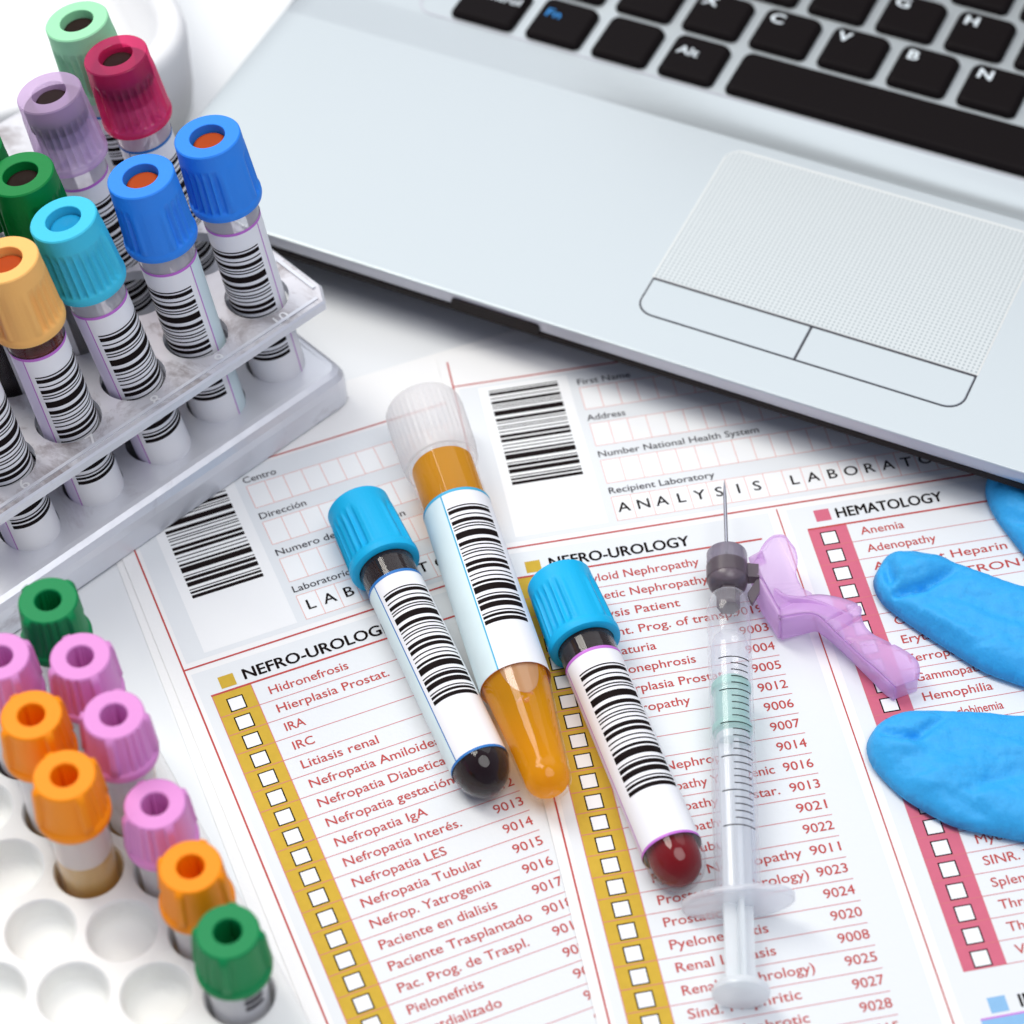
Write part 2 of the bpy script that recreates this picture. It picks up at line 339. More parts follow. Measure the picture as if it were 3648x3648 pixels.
        rows = [('Amyloid Nephropathy', 29.6, ''), ('Diabetic Nephropathy', 30.4, ''), ('Dialysis Patient', 22.6, ''), ('Patient. Prog. of transp.', 34, '9019'), ('Hematuria', None, '9003'), ('Hydronephrosis', None, '9004'), ('Hyperplasia Prostat.', None, '9005'), ('Nephropathy', None, '9012'),
                ('', None, '9006'), ('', None, '9007'), ('Amyl. Nephropathy', None, '9014'), ('Nephropathy Yatrogenic', 31.8, '9016'), ('Nephropathy Interstar.', 31.5, '9013'), ('Nephropathy', None, '9021'), ('Neph. Tubuliz.', None, '9022'), ('Pyeloc. Nephropathy', 32, '9011'),
                ('Prostate (Nephrology)', 32, '9023'), ('Prostatic', None, '9024'), ('Pyelonephritis', 20.6, '9020'), ('Renal Lithiasis', 20.8, '9008'), ('Renal (Nephrology)', 27.4, '9025'), ('Sind. Nephritic', 23.2, '9027'), ('Sind. Nephrotic', 23.4, '9028'), ('Tubulopathy', None, '9015')]
    for i, (s_, w_, n_) in enumerate(rows):
        if s_: tx(s_, 11.9, P*i+3.6, 3.2, MT['red'], width=w_)
        if n_: tx(n_, 45.6, P*i+3.6, 3.2, MT['red'], width=6.6)
    tx('HEMATOLOGY', 75.7, -3.6, 4.15, MT['black'], width=25.5, bold=.026)
    pr = [('Anemia', 10.2, ''), ('Adenopathy', 16.2, '4001'), ('Antifluent Heparin', 31.3, '4002'), ('Antic. SINTRON', 32.5, '4003'), ('Leukemia', None, ''), ('Coagulopathy', None, ''), ('Erythrocytosis', None, ''), ('Ferropenia', None, ''), ('Gammopathy', 16.9, ''), ('Hemophilia', None, ''),
          ('Hemoglobinemia', 16.5, ''), ('Leukopenia', None, ''), ('Lymphoma', None, ''), ('Lymphocytosis', None, ''), ('Macrocytosis', None, ''), ('Mastocytosis', None, ''), ('Myelodysplasia', None, ''), ('SINR. Test', None, ''), ('Splenomegaly', None, ''), ('Thrombosis', None, ''), ('Thrombopenia', None, ''), ('Vasculitis', None, '')]
    for i, (s_, w_, n_) in enumerate(pr):
        tx(s_, 79.9, pv+P*i+3.65, 3.2, MT['red'], width=w_)
        if n_: tx(n_, 113.2, pv+P*i+3.3, 3.2, MT['red'], width=6.6)
    tx('INMUNOLOGY', 76.8, 126.4, 4.15, MT['black'], width=25.5, bold=.026)
    T.build('printed_text', root)
    return root
A_S, A_E = .3676, .1706
u = MB()
u.rings([[(p[0], p[1], zz) for p in rrect(-9.0, -223, 196, 79.3, .6, 2)] for zz in (-.1, .06)], MT['paper'], smooth=False)
o = u.build('paper_sheet', None, (-66.375, 333.765, .20), (0, 0, A_S-.012)); tag(o, 'blank lowest page whose left edge sticks out under the Spanish form', 'paper')
form('Spanish lab form headed NEFRO-UROLOGIA, lying on the left', A_S, -66.375, 333.765, .55, True, page=(-6.9, -79, 196, 223))
form('English lab form headed NEFRO-UROLOGY and HEMATOLOGY, lying on the right', A_E, .72, 364.275, .95, False)

# ------------------------------------------------------------------ tubes
def cap_geo(mb, mat, R=7.75, H=20., hole=3.95, seed=0, open_top=True):
    """grooved safety cap standing on z=0: flared skirt, two fluted flanks between broad ribs, round hole in the top"""
    rnd = random.Random(seed); ph = rnd.random()*6.28
    def rf(r, z, a):
        if 2.6 < z < 15.6:
            t_ = (a+ph) % math.pi
            ramp = min(1, (15.6-z)/3.6)*min(1, (z-2.6)/.5)
            if .52 < t_ < 2.62:
                w = abs(math.sin((t_-.52)/(2.62-.52)*math.pi*9)); tip = max(0, min(1, (w-.18)/.45))
                r -= .90*tip*ramp
            elif t_ < .14 or t_ > 3.0: r += .05
            else:
                e = min(abs(t_-.40), abs(t_-2.74)); r += .34*max(0, 1-e/.10)*ramp
        return r
    k = R/7.75
    pr = [(R-1.25, 0), (R-.2, .02), (R+.32, .35), (R+.48, 1.0), (R+.48, 2.1), (R+.3, 2.5), (R+.28, 2.65), (R+.26, 3.2), (R+.2, 5), (R+.12, 7.5), (R+.02, 10), (R-.05, 12), (R-.1, 13.5), (R-.14, 14.4), (R-.2, 15.2), (R-.22, 15.65), (R-.3, 16.1), (R-.34, H-.8), (R-.36, H-.32), (R-.6, H-.03), (R-.62, H)]
    if open_top: pr += [(hole+.14, H), (hole, H-.14), (hole-.05, H-3.2)]
    else: pr += [(R*.5, H+.25), (.05, H+.35)]
    mb.lathe(pr, mat, 168, rf=rf, cap1=False)
    if not open_top: mb.lathe([(.05, H+.35), (.0, H+.35)], mat, 168)
def bars_on(mb, r, ztop, zbot, a0, a1):
    unit = (ztop-zbot)/sum(BARS); z = ztop
    for i, w in enumerate(BARS):
        if i % 2 == 0: mb.arc(r, z-w*unit*.9, z, a0, a1, MT['bar'])
        z -= w*unit
def label_on(root, r, ztop, zbot, mid, barmid, barhalf=1.0, barlen=34.5, line='purple', pap='label', side=None, sidea=None, bottom=False, bargap=5.5):
    """wrapped sticker: paper band, coloured border lines, barcode; mid = angle the sticker faces"""
    mb = MB(); h = 2.85
    mb.arc(r+.10, zbot, ztop, mid-h, mid+h, MT[pap], 72)
    mb.arc(r+.14, ztop-.75, ztop+.02, mid-h, mid+h, MT[line], 72)
    if bottom: mb.arc(r+.14, zbot-.02, zbot+.6, mid-h, mid+h, MT[line], 72)
    if sidea is not None:
        mb.arc(r+.14, zbot, ztop, sidea-.022, sidea+.022, MT[line], 1)
        if side: 
            lo, hi = sorted((sidea, sidea+side[0])); mb.arc(r+.12, zbot+.1, ztop-.8, lo, hi, MT[side[1]], 30)
    o = mb.build('label', root)
    bb = MB(); bars_on(bb, r+.15, ztop-bargap, ztop-bargap-barlen, barmid-barhalf, barmid+barhalf); bb.build('barcode', o)
    return o
def axis_rot(d, spin=0.):
    q = Vector((0, 0, 1)).rotation_difference(Vector(d).normalized())
    return (q.to_matrix() @ Matrix.Rotation(spin, 3, 'Z'))

LEAN = (-.135, .027, 1.0)
def rack_tube(hole, capcol, stopper, label, blood=None, bar=( -1.25, -1.25), sidea=None, side=None, line='purple', seed=0, lean=LEAN, dz=0.):
    d = Vector(lean); z0 = 2.2
    base = Vector((hole[0], hole[1], 34))+d*(z0-34+dz)
    root = thing('sample_tube', label, 'test tube', tuple(base), axis_rot(lean), 'tubes standing in the metal rack')
    r = 6.35; L = 73.
    g = MB(); g.lathe([(.05, 0), (2.5, .5), (4.4, 1.9), (5.7, 3.9), (6.2, 6), (r, 7), (r, 55.5)], MT['glass'], 48); g.lathe([(r, 55.5), (r, L)], MT['glass'] if blood else MT['neck'], 48); g.build('tube_wall', root)
    if blood:
        b = MB(); b.lathe([(.05, .5), (2.4, .9), (4.1, 2.2), (5.3, 4.2), (5.9, 6.5), (6.0, 7), (6.0, blood[0])], MT[blood[1]], 40, cap1=True); b.build('blood', root)
    label_on(root, r, 57.1, 5.2, bar[0], bar[1], line=line, sidea=sidea, side=side)
    c = MB(); cap_geo(c, CAP[capcol], seed=seed); co = c.build('cap', root, (0, 0, 61.6)); co.scale = (1, 1, .93)
    s_ = MB(); s_.lathe([(5.6, 7.0), (5.9, 11.5), (6.75, 11.6), (6.75, 16.6), (3.92, 16.7), (3.86, 17.3), (3.4, 17.9), (2.6, 18.15), (1.4, 17.8), (.05, 17.6)], STOP[stopper], 40, cap0=True); s_.build('stopper', co)
    return root
rack_tube((-57.8, 424.8), 'blue', 'rust', 'blue capped tube at hole 10, rightmost in the metal rack', bar=(-1.5, -1.72), sidea=-.45, side=(.7, 'label'), seed=1)
rack_tube((-71.4, 412.5), 'blue', 'rust', 'blue capped tube at hole 9, between the cyan cap and the other blue cap', bar=(-1.5, -1.85), sidea=-.62, side=(.8, 'label_blue'), seed=4)
rack_tube((-84.6, 400.0), 'cyan', 'cyan', lean=(-.188, .035, 1.0), label= 'pale cyan capped tube at hole 8 of the metal rack', bar=(-1.3, -.75), sidea=-1.95, side=(-1.2, 'label_lilac'), seed=2)
rack_tube((-98.0, 387.6), 'peach', 'rust', 'peach capped tube of dark blood at hole 7 of the metal rack', blood=(57.5, 'blood_red'), bar=(-1.3, -.75), sidea=-1.95, side=(-1.2, 'label_lilac'), seed=3)
rack_tube((-111.3, 375.0), 'lilac', 'slate', 'barcoded tube at hole 6, its cap cut off by the left edge of the photo', blood=(57, 'blood'), bar=(-1.3, -.75), sidea=-1.95, side=(-1.2, 'label_lilac'), seed=5)
rack_tube((-97.4, 414.2), 'green', 'brown', 'dark green capped tube with brown stopper behind the cyan cap', bar=(-4.4, -4.6), line='cyanline', seed=6)
rack_tube((-109.6, 422.8), 'green', 'brown', 'dark green capped tube mostly cut off by the left edge, beside the lilac cap', bar=(-1.5, -1.5), seed=7)
rack_tube((-92.8, 441.2), 'lilac', 'slate', 'translucent lilac capped tube in the metal rack, behind the cyan cap', bar=(-1.25, -.55), seed=9, lean=(-.160, .027, 1.0))
rack_tube((-79.0, 453.6), 'crimson', 'plum', 'translucent crimson capped tube behind the blue caps', bar=(-1.4, -.35), sidea=-2.1, line='blueline', seed=12, lean=(-.160, .027, 1.0))
rack_tube((-88.9, 466.2), 'mint', 'brown', 'mint green capped tube with brown stopper at the back of the metal rack', bar=(-1.3, -.9), line='blueline', seed=10, lean=(-.160, .027, 1.0))
rack_tube((-113.2, 402.0), 'green', 'brown', 'unlabelled tube of dark blood left of the peach cap, its top out of frame', blood=(57, 'blood'), bar=(1.9, 1.9), seed=11)

# ------------------------------------------------------------------ metal tube rack
FR, PE = (.734, .679), (-.679, .734)
rack = thing('metal_tube_rack', 'scratched cast aluminium tube rack with stamped hole numbers', 'rack', (-57.8, 424.8, 0), (0, 0, math.atan2(.679, .734)))
rows = [(0, 0), (20.3, -.9), (35.6, 4.0), (51.5, 5.3), (71, -.9)]
def plate(outer_fn, z0, z1, rh, off, mat, edge_mat, extra_rings):
    mb = MB()
    holes = [circ(x0-18.26*k+off[0], yy+off[1], rh, 36) for yy, x0 in rows for k in range(10)]
    V, F = holed(outer_fn(extra_rings[-1][0]), holes)
    mb.add([(p[0], p[1], z1) for p in V], F, mat)
    mb.rings([[(p[0], p[1], zz) for p in outer_fn(ins)] for ins, zz in extra_rings], edge_mat, cap0=False, cap1=False, smooth=False)
    for h in holes: mb.rings([[(p[0], p[1], zz) for p in h] for zz in (z1, z0)], edge_mat, cap0=False, cap1=False)
    return mb, holes
def up_outer(i):
    x0, x1, y0, y1 = -179+i, 13-i, -12.6+i, 92-i; c = 4.6
    return [(x0, y0), (x1-c*.6, y0), (x1, y0+c), (x1, y1-c), (x1-c, y1), (x0, y1)]
mb, _ = plate(up_outer, 31.2, 34, 7.5, (0, 0), MT['metal'], MT['metal_edge'], [(.2, 31.2), (0, 31.5), (0, 33.5), (.5, 34)])
V, F = holed(up_outer(.2), [circ(x0-18.26*k, yy, 7.5, 36) for yy, x0 in rows for k in range(10)])
mb.add([(p[0], p[1], 31.2) for p in V], [f[::-1] for f in F], MT['metal'])
# worn rim line near the right end and the front lip
mb.build('upper_plate', rack)
nb = MB()
nx = lambda w: ((w[0]+57.8)*FR[0]+(w[1]-424.8)*FR[1], (w[0]+57.8)*PE[0]+(w[1]-424.8)*PE[1])
for s_, w in zip(('10', '9', '8', '7', '6', '5'), ((-52.0, 416.9), (-65.2, 404.8), (-78.9, 392.4), (-92.2, 380.9), (-105.9, 368.3), (-119.3, 355.9))):
    a, b = nx(w); V, F = text_mesh(s_, 0)
    text(nb, s_, a, b-1.4, 4.2, MT['metal_number'], 34.12, anchor='c', xs=1.1)
nb.build('stamped_number', rack)
rb = MB(); rb.box(10.6, -7.6, 33.8, 11.5, 80, 34.35, MT['metal_edge']); rb.box(-172, -10.9, 33.8, 9.4, -10.1, 34.3, MT['metal_edge']); rb.build('rim_ridge', rack)
def lo_outer(i):
    return rrect(-181+i, -15.8+i, 13.4-i, 95-i, max(.6, 4-i*.5), 4)
off = (2.0, -1.2)
prof = [(.8, 0), (0, 1.2), (0, 7.4), (.35, 9.4), (1.2, 11.0), (2.4, 11.8), (3.6, 12)]
mb2, hl = plate(lo_outer, 1.5, 12, 7.0, off, MT['metal_edge'], MT['metal_edge'], prof)
for f in range(len(mb2.s)): mb2.s[f] = mb2.s[f]
mb2.build('lower_block', rack)
fl = MB(); fl.quad(-180, -15, 12.5, 94, 1.5, MT['metal']); fl.build('bottom_sheet', rack)
for (a, b) in ((9.5, 11), (9.5, 62), (-176, 4), (-176, 70)):
    pb = MB(); pb.box(a-2.2, b-2.2, 11.9, a+2.2, b+2.2, 31.4, MT['metal']); pb.build('post', rack)

# ------------------------------------------------------------------ the three tubes lying on the forms
def lying(a, b, ztop, zlow, capcol, label, blood, Lt=61.8, rimline='blueline', lilac=False, seed=0, tipclear=False):
    d = Vector((b[0]-a[0], b[1]-a[1], 0)).normalized()           # towards the round end
    slope = (ztop-zlow)/85.; ax = Vector((-d.x, -d.y, slope)).normalized()    # tube +z axis points to the cap
    L = Lt
    base = Vector((a[0], a[1], ztop-.02*L))-ax*L
    rot = axis_rot(ax)
    # spin so local angle 0 faces world up
    upl = rot.transposed() @ Vector((0, 0, 1)); ph = math.atan2(upl.y, upl.x)
    root = thing('sample_tube', label, 'test tube', tuple(base), rot, 'tubes lying on the forms')
    r = 6.3
    dome = [(.05, 0), (1.6, .25), (3.1, 1.05), (4.5, 2.3), (5.5, 3.9), (6.1, 5.5), (r, 7.2)]
    g = MB(); g.lathe(dome+[(r, L+8)], MT['glass'], 56); g.build('tube_wall', root)
    return root, r, L, ph, dome
r1, r, L, ph, dome = lying((-27.3, 361.2), (-9.2, 313.2), 8.2, 7.2, 'sky', 'sky blue capped tube of nearly black blood, left of the amber tube on the forms', None)
bm_ = MB(); bm_.lathe([(.05, .3), (1.6, .55), (3.0, 1.3), (4.3, 2.5), (5.3, 4.1), (5.9, 5.8), (6.1, 7.4), (6.1, L+8)], MT['blood'], 56, cap1=True); bm_.build('blood', r1)
label_on(r1, r, L-2.8, 7.4, ph, ph+.12, barhalf=.88, barlen=32, line='blueline', bottom=True, sidea=ph-.93, side=(-1.2, 'label_blue'), bargap=4.8)
c = MB(); cap_geo(c, CAP['sky'], R=7.7, H=19.3, seed=21, open_top=False); c.build('cap', r1, (0, 0, L+3.2))
r3, r, L, ph, dome = lying((16.0, 338.7), (30.8, 288.3), 8.2, 7.2, 'sky', 'sky blue capped tube with pink edged label and red blood, touching the syringe flange', None, Lt=62.3)
bm_ = MB(); bm_.lathe([(.05, 1.2), (1.9, 1.5), (3.4, 2.5), (4.6, 4.0), (5.2, 5.8), (5.4, 8), (5.4, 10)], MT['blood_red'], 48, cap1=True)
bm_.lathe([(5.4, 10), (5.9, 13), (6.0, 20), (6.0, L+8)], MT['blood'], 48, cap1=True); bm_.build('blood', r3)
label_on(r3, r, L-3.0, 9.3, ph, ph+.05, barhalf=.92, barlen=33, line='purple', bottom=True, sidea=ph-1.38, side=(-.9, 'label_lilac'), bargap=4.8)
c = MB(); cap_geo(c, CAP['sky'], R=7.7, H=19.3, seed=21, open_top=False); c.build('cap', r3, (0, 0, L+2.1))
# conical amber tube
a, b = (-13.3, 382.0), (-1.0, 332.6)
d = Vector((b[0]-a[0], b[1]-a[1], 0)).normalized(); ax = Vector((-d.x, -d.y, .012)).normalized(); rot = axis_rot(ax)
upl = rot.transposed() @ Vector((0, 0, 1)); ph = math.atan2(upl.y, upl.x)
L = 84.0; base = Vector((a[0], a[1], 9.6))-ax*L
r2 = thing('sample_tube', 'conical tube of amber urine with clouded clear cap, between the two sky blue caps', 'test tube', tuple(base), rot, 'tubes lying on the forms')
g = MB(); g.lathe([(.05, .5), (1.0, .35), (1.6, .12), (2.6, .35), (3.8, 1.2), (4.7, 2.6), (5.15, 4.4), (5.2, 5.6), (5.12, 5.9), (5.35, 7), (6.0, 15), (7.05, 25), (7.65, 30), (7.75, 31.5), (7.75, 97)], MT['glass_amber'], 64); g.build('tube_wall', r2)
g = MB(); g.lathe([(.05, 1.2), (2.5, 1.3), (3.5, 2.0), (4.4, 3.2), (4.8, 4.6), (4.85, 6.5), (5.5, 15), (6.6, 25), (7.1, 30), (7.2, 31.5)], MT['urine'], 56, cap1=True)
g.lathe([(7.2, 31.55), (7.2, 94)], MT['urine_top'], 56, cap0=False, cap1=True); g.build('urine', r2)
q_ = MB(); rnd = random.Random(3)
def ball(mb, c, r_, m, sx=1, sz=1):
    mb.rings([[(c[0]+r_*math.sin(math.pi*i/8)*math.cos(a_*.785)*sx, c[1]+r_*math.sin(math.pi*i/8)*math.sin(a_*.785)*sx, c[2]+r_*sz*math.cos(math.pi*i/8)) for a_ in range(8)] for i in range(9)], m, cap0=False, cap1=False)
for k in range(7):
    z_ = 22.0+rnd.uniform(-1.1, .8); da = -.25+k*.085; rr_ = 5.0+2.15*(z_-7)/23.5-.5; ball(q_, (rr_*math.cos(ph+da), rr_*math.sin(ph+da), z_), rnd.uniform(.45, .75), MT['bubble'])
q_.build('air_bubble', r2)
q_ = MB(); Rg = []
for k in range(12):
    z_ = 22.6+k*.75; w_ = .62*math.sqrt(max(0.02, 1-((11-k)/11.)**2)); rr_ = 4.85+2.3*(z_-6.5)/23.5+.16
    Rg.append([(rr_*math.cos(ph+.12+w_*j/6), rr_*math.sin(ph+.12+w_*j/6), z_) for j in range(-6, 7)])
q_.rings(Rg, MT['airpocket'], closed=False, cap0=False, cap1=False); q_.build('air_pocket', r2)
label_on(r2, 7.78, 80.5, 29.7, ph, ph+.22, barhalf=.66, barlen=34, line='cyanline', bargap=5.0, pap='label', sidea=ph-.50, side=(-2.1, 'label_blue'))
g = MB()
def ribs(rr, z, a_): return rr+(.12*math.sin(a_*40) if 3 < z < 17.5 else 0)
g.lathe([(8.0, 0), (8.6, .1), (8.8, .8), (8.85, 3.1), (9.0, 3.4), (9.15, 16), (9.1, 17.8), (8.6, 18.8), (7.6, 19.2), (.05, 19.3)], MT['cloudy'], 160, rf=ribs); g.build('cap', r2, (0, 0, L+10.4))

# ------------------------------------------------------------------ syringe with its safety needle
p0, p1 = Vector((47.2, 352.5, 8.6)), Vector((43.55, 276.5, 6.6))
ax = (p0-p1).normalized(); rot = axis_rot(ax); upl = rot.transposed() @ Vector((0, 0, 1)); ph = math.atan2(upl.y, upl.x); L = (p0-p1).length
sy = thing('syringe', 'clear plastic syringe with mint stopper, smoky hub and bare needle', 'syringe', tuple(p1), rot)
g = MB(); g.lathe([(4.35, -.5), (4.75, -.4), (4.75, 60), (4.85, 60.6), (4.85, 61.4), (4.75, 62), (4.7, 66), (4.85, 66.5), (4.85, 67.2), (4.7, 67.8), (4.65, 71), (4.8, 71.4), (4.8, 72), (4.5, 72.8), (4.3, 74.6), (3.8, 75.8), (2.8, 76.2)], MT['syringe'], 64)
g.lathe([(4.1, -.4), (4.1, 62), (3.6, 64.2), (2.2, 65.5), (2.1, 67)], MT['syringe'], 48); g.build('barrel', sy)
g = MB()
zs = [(14.0+1.69*k, k % 5 == 0) for k in range(26)]
for z, lg in zs:
    w = .14; lo, hi = (ph-.62, ph+.95) if lg else (ph-.05, ph+.80)
    if z > 57: lo, hi = ph+.30, ph+.85
    g.arc(4.80, z-w, z+w, lo, hi, MT['bar'], 14)
g.build('graduation_marks', sy)
def flange_pts(k):
    P_ = []
    for i in range(64):
        t_ = 2*math.pi*i/64; x, y_ = math.cos(t_), math.sin(t_)
        P_.append((math.copysign(abs(x)**.85, x)*11.6*k, math.copysign(abs(y_)**1.0, y_)*(5.6)*k))
    return P_
def oriented(pts, z, tw): return [(p[0]*math.cos(tw)-p[1]*math.sin(tw), p[0]*math.sin(tw)+p[1]*math.cos(tw), z) for p in pts]
tw = ph-math.pi/2-.26
g = MB(); g.rings([oriented(flange_pts(k), z, tw) for k, z in ((.93, -2.2), (1.0, -1.9), (1.0, -.7), (.93, -.4))], MT['flange']); g.build('finger_flange', sy)
g = MB()
g.lathe([(3.9, 39.2), (4.25, 39.6), (4.3, 41), (3.75, 41.6), (3.75, 49.5), (4.3, 50.2), (4.3, 51.6), (3.6, 52.6), (.05, 54)], MT['mint'], 40, cap0=True); g.build('stopper', sy)
g = MB()
for k in (0, 1):
    q_ = ph+k*math.pi/2+.2
    for s_ in (1,):
        n_ = (math.cos(q_), math.sin(q_)); m_ = (-n_[1], n_[0]); w, h_ = 3.05, .45
        P4 = [(n_[0]*aa*w+m_[0]*bb*h_, n_[1]*aa*w+m_[1]*bb*h_) for aa, bb in ((-1, -1), (1, -1), (1, 1), (-1, 1))]
        g.rings([[(p[0], p[1], z) for p in P4] for z in (-21.0, 36.5)], MT['plunger'], smooth=False)
g.lathe([(2.95, 36.5), (3.4, 36.8), (3.5, 38.6), (2.2, 39.2)], MT['plunger'], 32, cap0=True)
g.lathe([(.05, -22.8), (5.0, -22.8), (5.7, -22.4), (5.8, -21.6), (5.5, -20.9), (3.2, -20.5), (.05, -20.4)], MT['plunger'], 48); g.build('plunger', sy)
g = MB()
g.lathe([(2.2, 73.5), (2.3, 77.4), (3.2, 77.6), (4.1, 78.6), (4.5, 80), (4.55, 84)], MT['hub'], 48, cap0=True)
g.lathe([(4.55, 84), (4.55, 87.6), (4.4, 88.0), (3.9, 88.3), (.6, 88.5)], MT['hub_top'], 48)
g.lathe([(4.7, 80.5), (4.7, 84.2)], MT['hub'], 48)
g.lathe([(2.6, 72.8), (2.6, 78)], MT['hub'], 6, smooth=False, cap0=True, cap1=True); ho = g.build('needle_hub', sy)
g = MB()
rx = (math.cos(ph+math.pi/2), math.sin(ph+math.pi/2))
if (rot @ Vector((rx[0], rx[1], 0))).x < 0: rx = (-rx[0], -rx[1])
for z0, z1, e0, e1 in ((80.6, 84.3, 4.2, 7.0),):
    P4 = [(rx[0]*e+rx[1]*f_, rx[1]*e-rx[0]*f_) for e, f_ in ((e0, -1.4), (e1, -1.1), (e1, 1.1), (e0, 1.4))]
    g.rings([[(p[0], p[1], z) for p in P4] for z in (z0, z1)], MT['hub'], smooth=False)
fin = [(4.3, 76.6), (6.4, 80.4), (7.0, 80.6), (7.0, 77.2), (5.4, 73.8), (4.9, 74.4)]
g.rings([[(rx[0]*e+math.cos(ph)*h_, rx[1]*e+math.sin(ph)*h_, z) for e, z in fin] for h_ in (-.6, .6)], MT['hub'], smooth=False); g.build('hub_hinge', sy)
g = MB(); g.lathe([(.42, 88), (.42, 104.5), (.30, 107), (.04, 109.4)], MT['needle'], 16); g.build('needle', sy)
# lilac safety shield, hinged on the hub: a folded trough
def shell(mb, A_, B_, th, mat, nsub=6):
    """thin solid strip lofted between two polylines"""
    def dens(Q):
        out = []
        for i in range(len(Q)-1):
            for j in range(nsub):
                f_ = j/nsub; p_ = [Vector(Q[max(0, i-1)]), Vector(Q[i]), Vector(Q[i+1]), Vector(Q[min(len(Q)-1, i+2)])]
                out.append(tuple(.5*((2*p_[1])+(p_[2]-p_[0])*f_+(2*p_[0]-5*p_[1]+4*p_[2]-p_[3])*f_*f_+(-p_[0]+3*p_[1]-3*p_[2]+p_[3])*f_**3)))
        out.append(Q[-1]); return out
    Pa, Pb = dens(A_), dens(B_); n = len(Pa); m = 5; G = []
    for i in range(n): G.append([Vector(Pa[i]).lerp(Vector(Pb[i]), j/m) for j in range(m+1)])
    top = []; bot = []
    for i in range(n):
        for j in range(m+1):
            du = G[min(n-1, i+1)][j]-G[max(0, i-1)][j]; dv = G[i][min(m, j+1)]-G[i][max(0, j-1)]
            nn = du.cross(dv); nn = nn.normalized() if nn.length > 1e-9 else Vector((0, 0, 1))
            if nn.z < 0: nn = -nn
            top.append(G[i][j]+nn*th/2); bot.append(G[i][j]-nn*th/2)
    K = n*(m+1); F = []
    for i in range(n-1):
        for j in range(m):
            q0 = i*(m+1)+j; F.append([q0, q0+1, q0+m+2, q0+m+1]); F.append([K+q0, K+q0+m+1, K+q0+m+2, K+q0+1])
    for i in range(n-1):
        for j in (0, m):
            q0 = i*(m+1)+j; F.append([q0, q0+m+1, K+q0+m+1, K+q0])
    for j in range(m):
        for i in (0, n-1):
            q0 = i*(m+1)+j; F.append([q0, q0+1, K+q0+1, K+q0])
    mb.add([tuple(v) for v in top+bot], F, mat, True)
def to_local(Q):
    Ri = rot.transposed(); return [tuple(Ri @ (Vector(p)-p1)) for p in Q]
g = MB()
FLAP = [(54.2, 362.1, 9.5), (55.2, 364.3, 9.6), (56.5, 366.4, 9.7), (57.9, 367.7, 9.8), (59.2, 368.1, 10.0), (61.0, 367.8, 10.0), (62.1, 365.7, 10.0), (63.0, 363.7, 10.0), (63.2, 360.6, 10.0), (62.6, 356.8, 9.5), (63.7, 353.5, 9.0), (65.7, 351.8, 8.5), (61.6, 349.0, 8.7), (58.3, 348.0, 9.0), (56.6, 352.1, 9.3), (55.2, 356.0, 9.4), (53.6, 357.7, 9.4), (53.0, 360.3, 9.0)]
CR = [(58.3, 349.4, 8.5), (65.7, 351.8, 8.5), (71.4, 350.9, 8.5), (75.8, 348.9, 8.0), (75.9, 345.8, 7.5), (77.6, 341.6, 7.5), (83.2, 338.0, 7.0), (86.4, 335.4, 6.5), (87.2, 333.1, 6.0), (86.8, 330.9, 5.0)]
CM = [(58.1, 345.2, 9.5), (62.9, 346.0, 9.5), (65.9, 345.8, 9.3), (67.9, 343.8, 9.0), (70.0, 341.1, 8.5), (72.5, 338.2, 8.0), (75.2, 335.0, 7.5), (77.9, 332.1, 7.0), (80.2, 329.6, 6.3), (81.6, 328.6, 5.5)]
CL = [(58.5, 345.1, 2.5), (63.0, 346.6, 2.2), (66.6, 347.6, 2.0), (68.4, 346.3, 1.9), (70.2, 344.4, 1.8), (72.9, 340.8, 1.7), (75.5, 337.0, 1.7), (78.1, 333.2, 1.6), (80.1, 330.2, 1.6), (82.0, 328.3, 1.6)]
AA = [(54.0, 359.9, 9.5), (55.2, 355.6, 9.2), (56.7, 351.3, 9.0), (58.1, 347.1, 9.0), (58.1, 345.2, 9.5)]
AB = [(52.6, 360.9, 7.5), (53.4, 357.7, 6.0), (54.8, 352.5, 4.0), (56.7, 349.1, 3.0), (58.5, 345.1, 2.5)]
def smooth_loop(Q, m=4):
    out = []; N = len(Q)
    for i in range(N):
        q4 = [Vector(Q[(i+k) % N]) for k in (-1, 0, 1, 2)]
        for j in range(m):
            t_ = j/m; out.append(.5*((2*q4[1])+(q4[2]-q4[0])*t_+(2*q4[0]-5*q4[1]+4*q4[2]-q4[3])*t_*t_+(-q4[0]+3*q4[1]-3*q4[2]+q4[3])*t_**3))
    return out
fp = smooth_loop(FLAP); cen = sum(fp, Vector())/len(fp)
fring = lambda k, dz: to_local([tuple(cen+(p-cen)*k+Vector((0, 0, dz))) for p in fp])
g.rings([fring(1, -.45), fring(1, .35), fring(.975, .5)], MT['shield_thin'], smooth=False)
rim_a = [tuple(p+Vector((0, 0, .5))) for p in fp[:40]]; rim_b = [tuple(cen+(p-cen)*.93+Vector((0, 0, .5))) for p in fp[:40]]
shell(g, to_local(rim_a), to_local(rim_b), .35, MT['shield_thin'], 1)
shell(g, to_local(CR), to_local(CM), 1.1, MT['shield']); shell(g, to_local(CM), to_local(CL), 1.1, MT['shield']); shell(g, to_local(AA), to_local(AB), 1.1, MT['shield'])
g.add(to_local([(86.8, 330.9, 5.0), (81.6, 328.6, 5.5), (82.0, 328.3, 1.6), (86.9, 330.3, 1.6)]), [[0, 1, 2, 3]], MT['shield'])
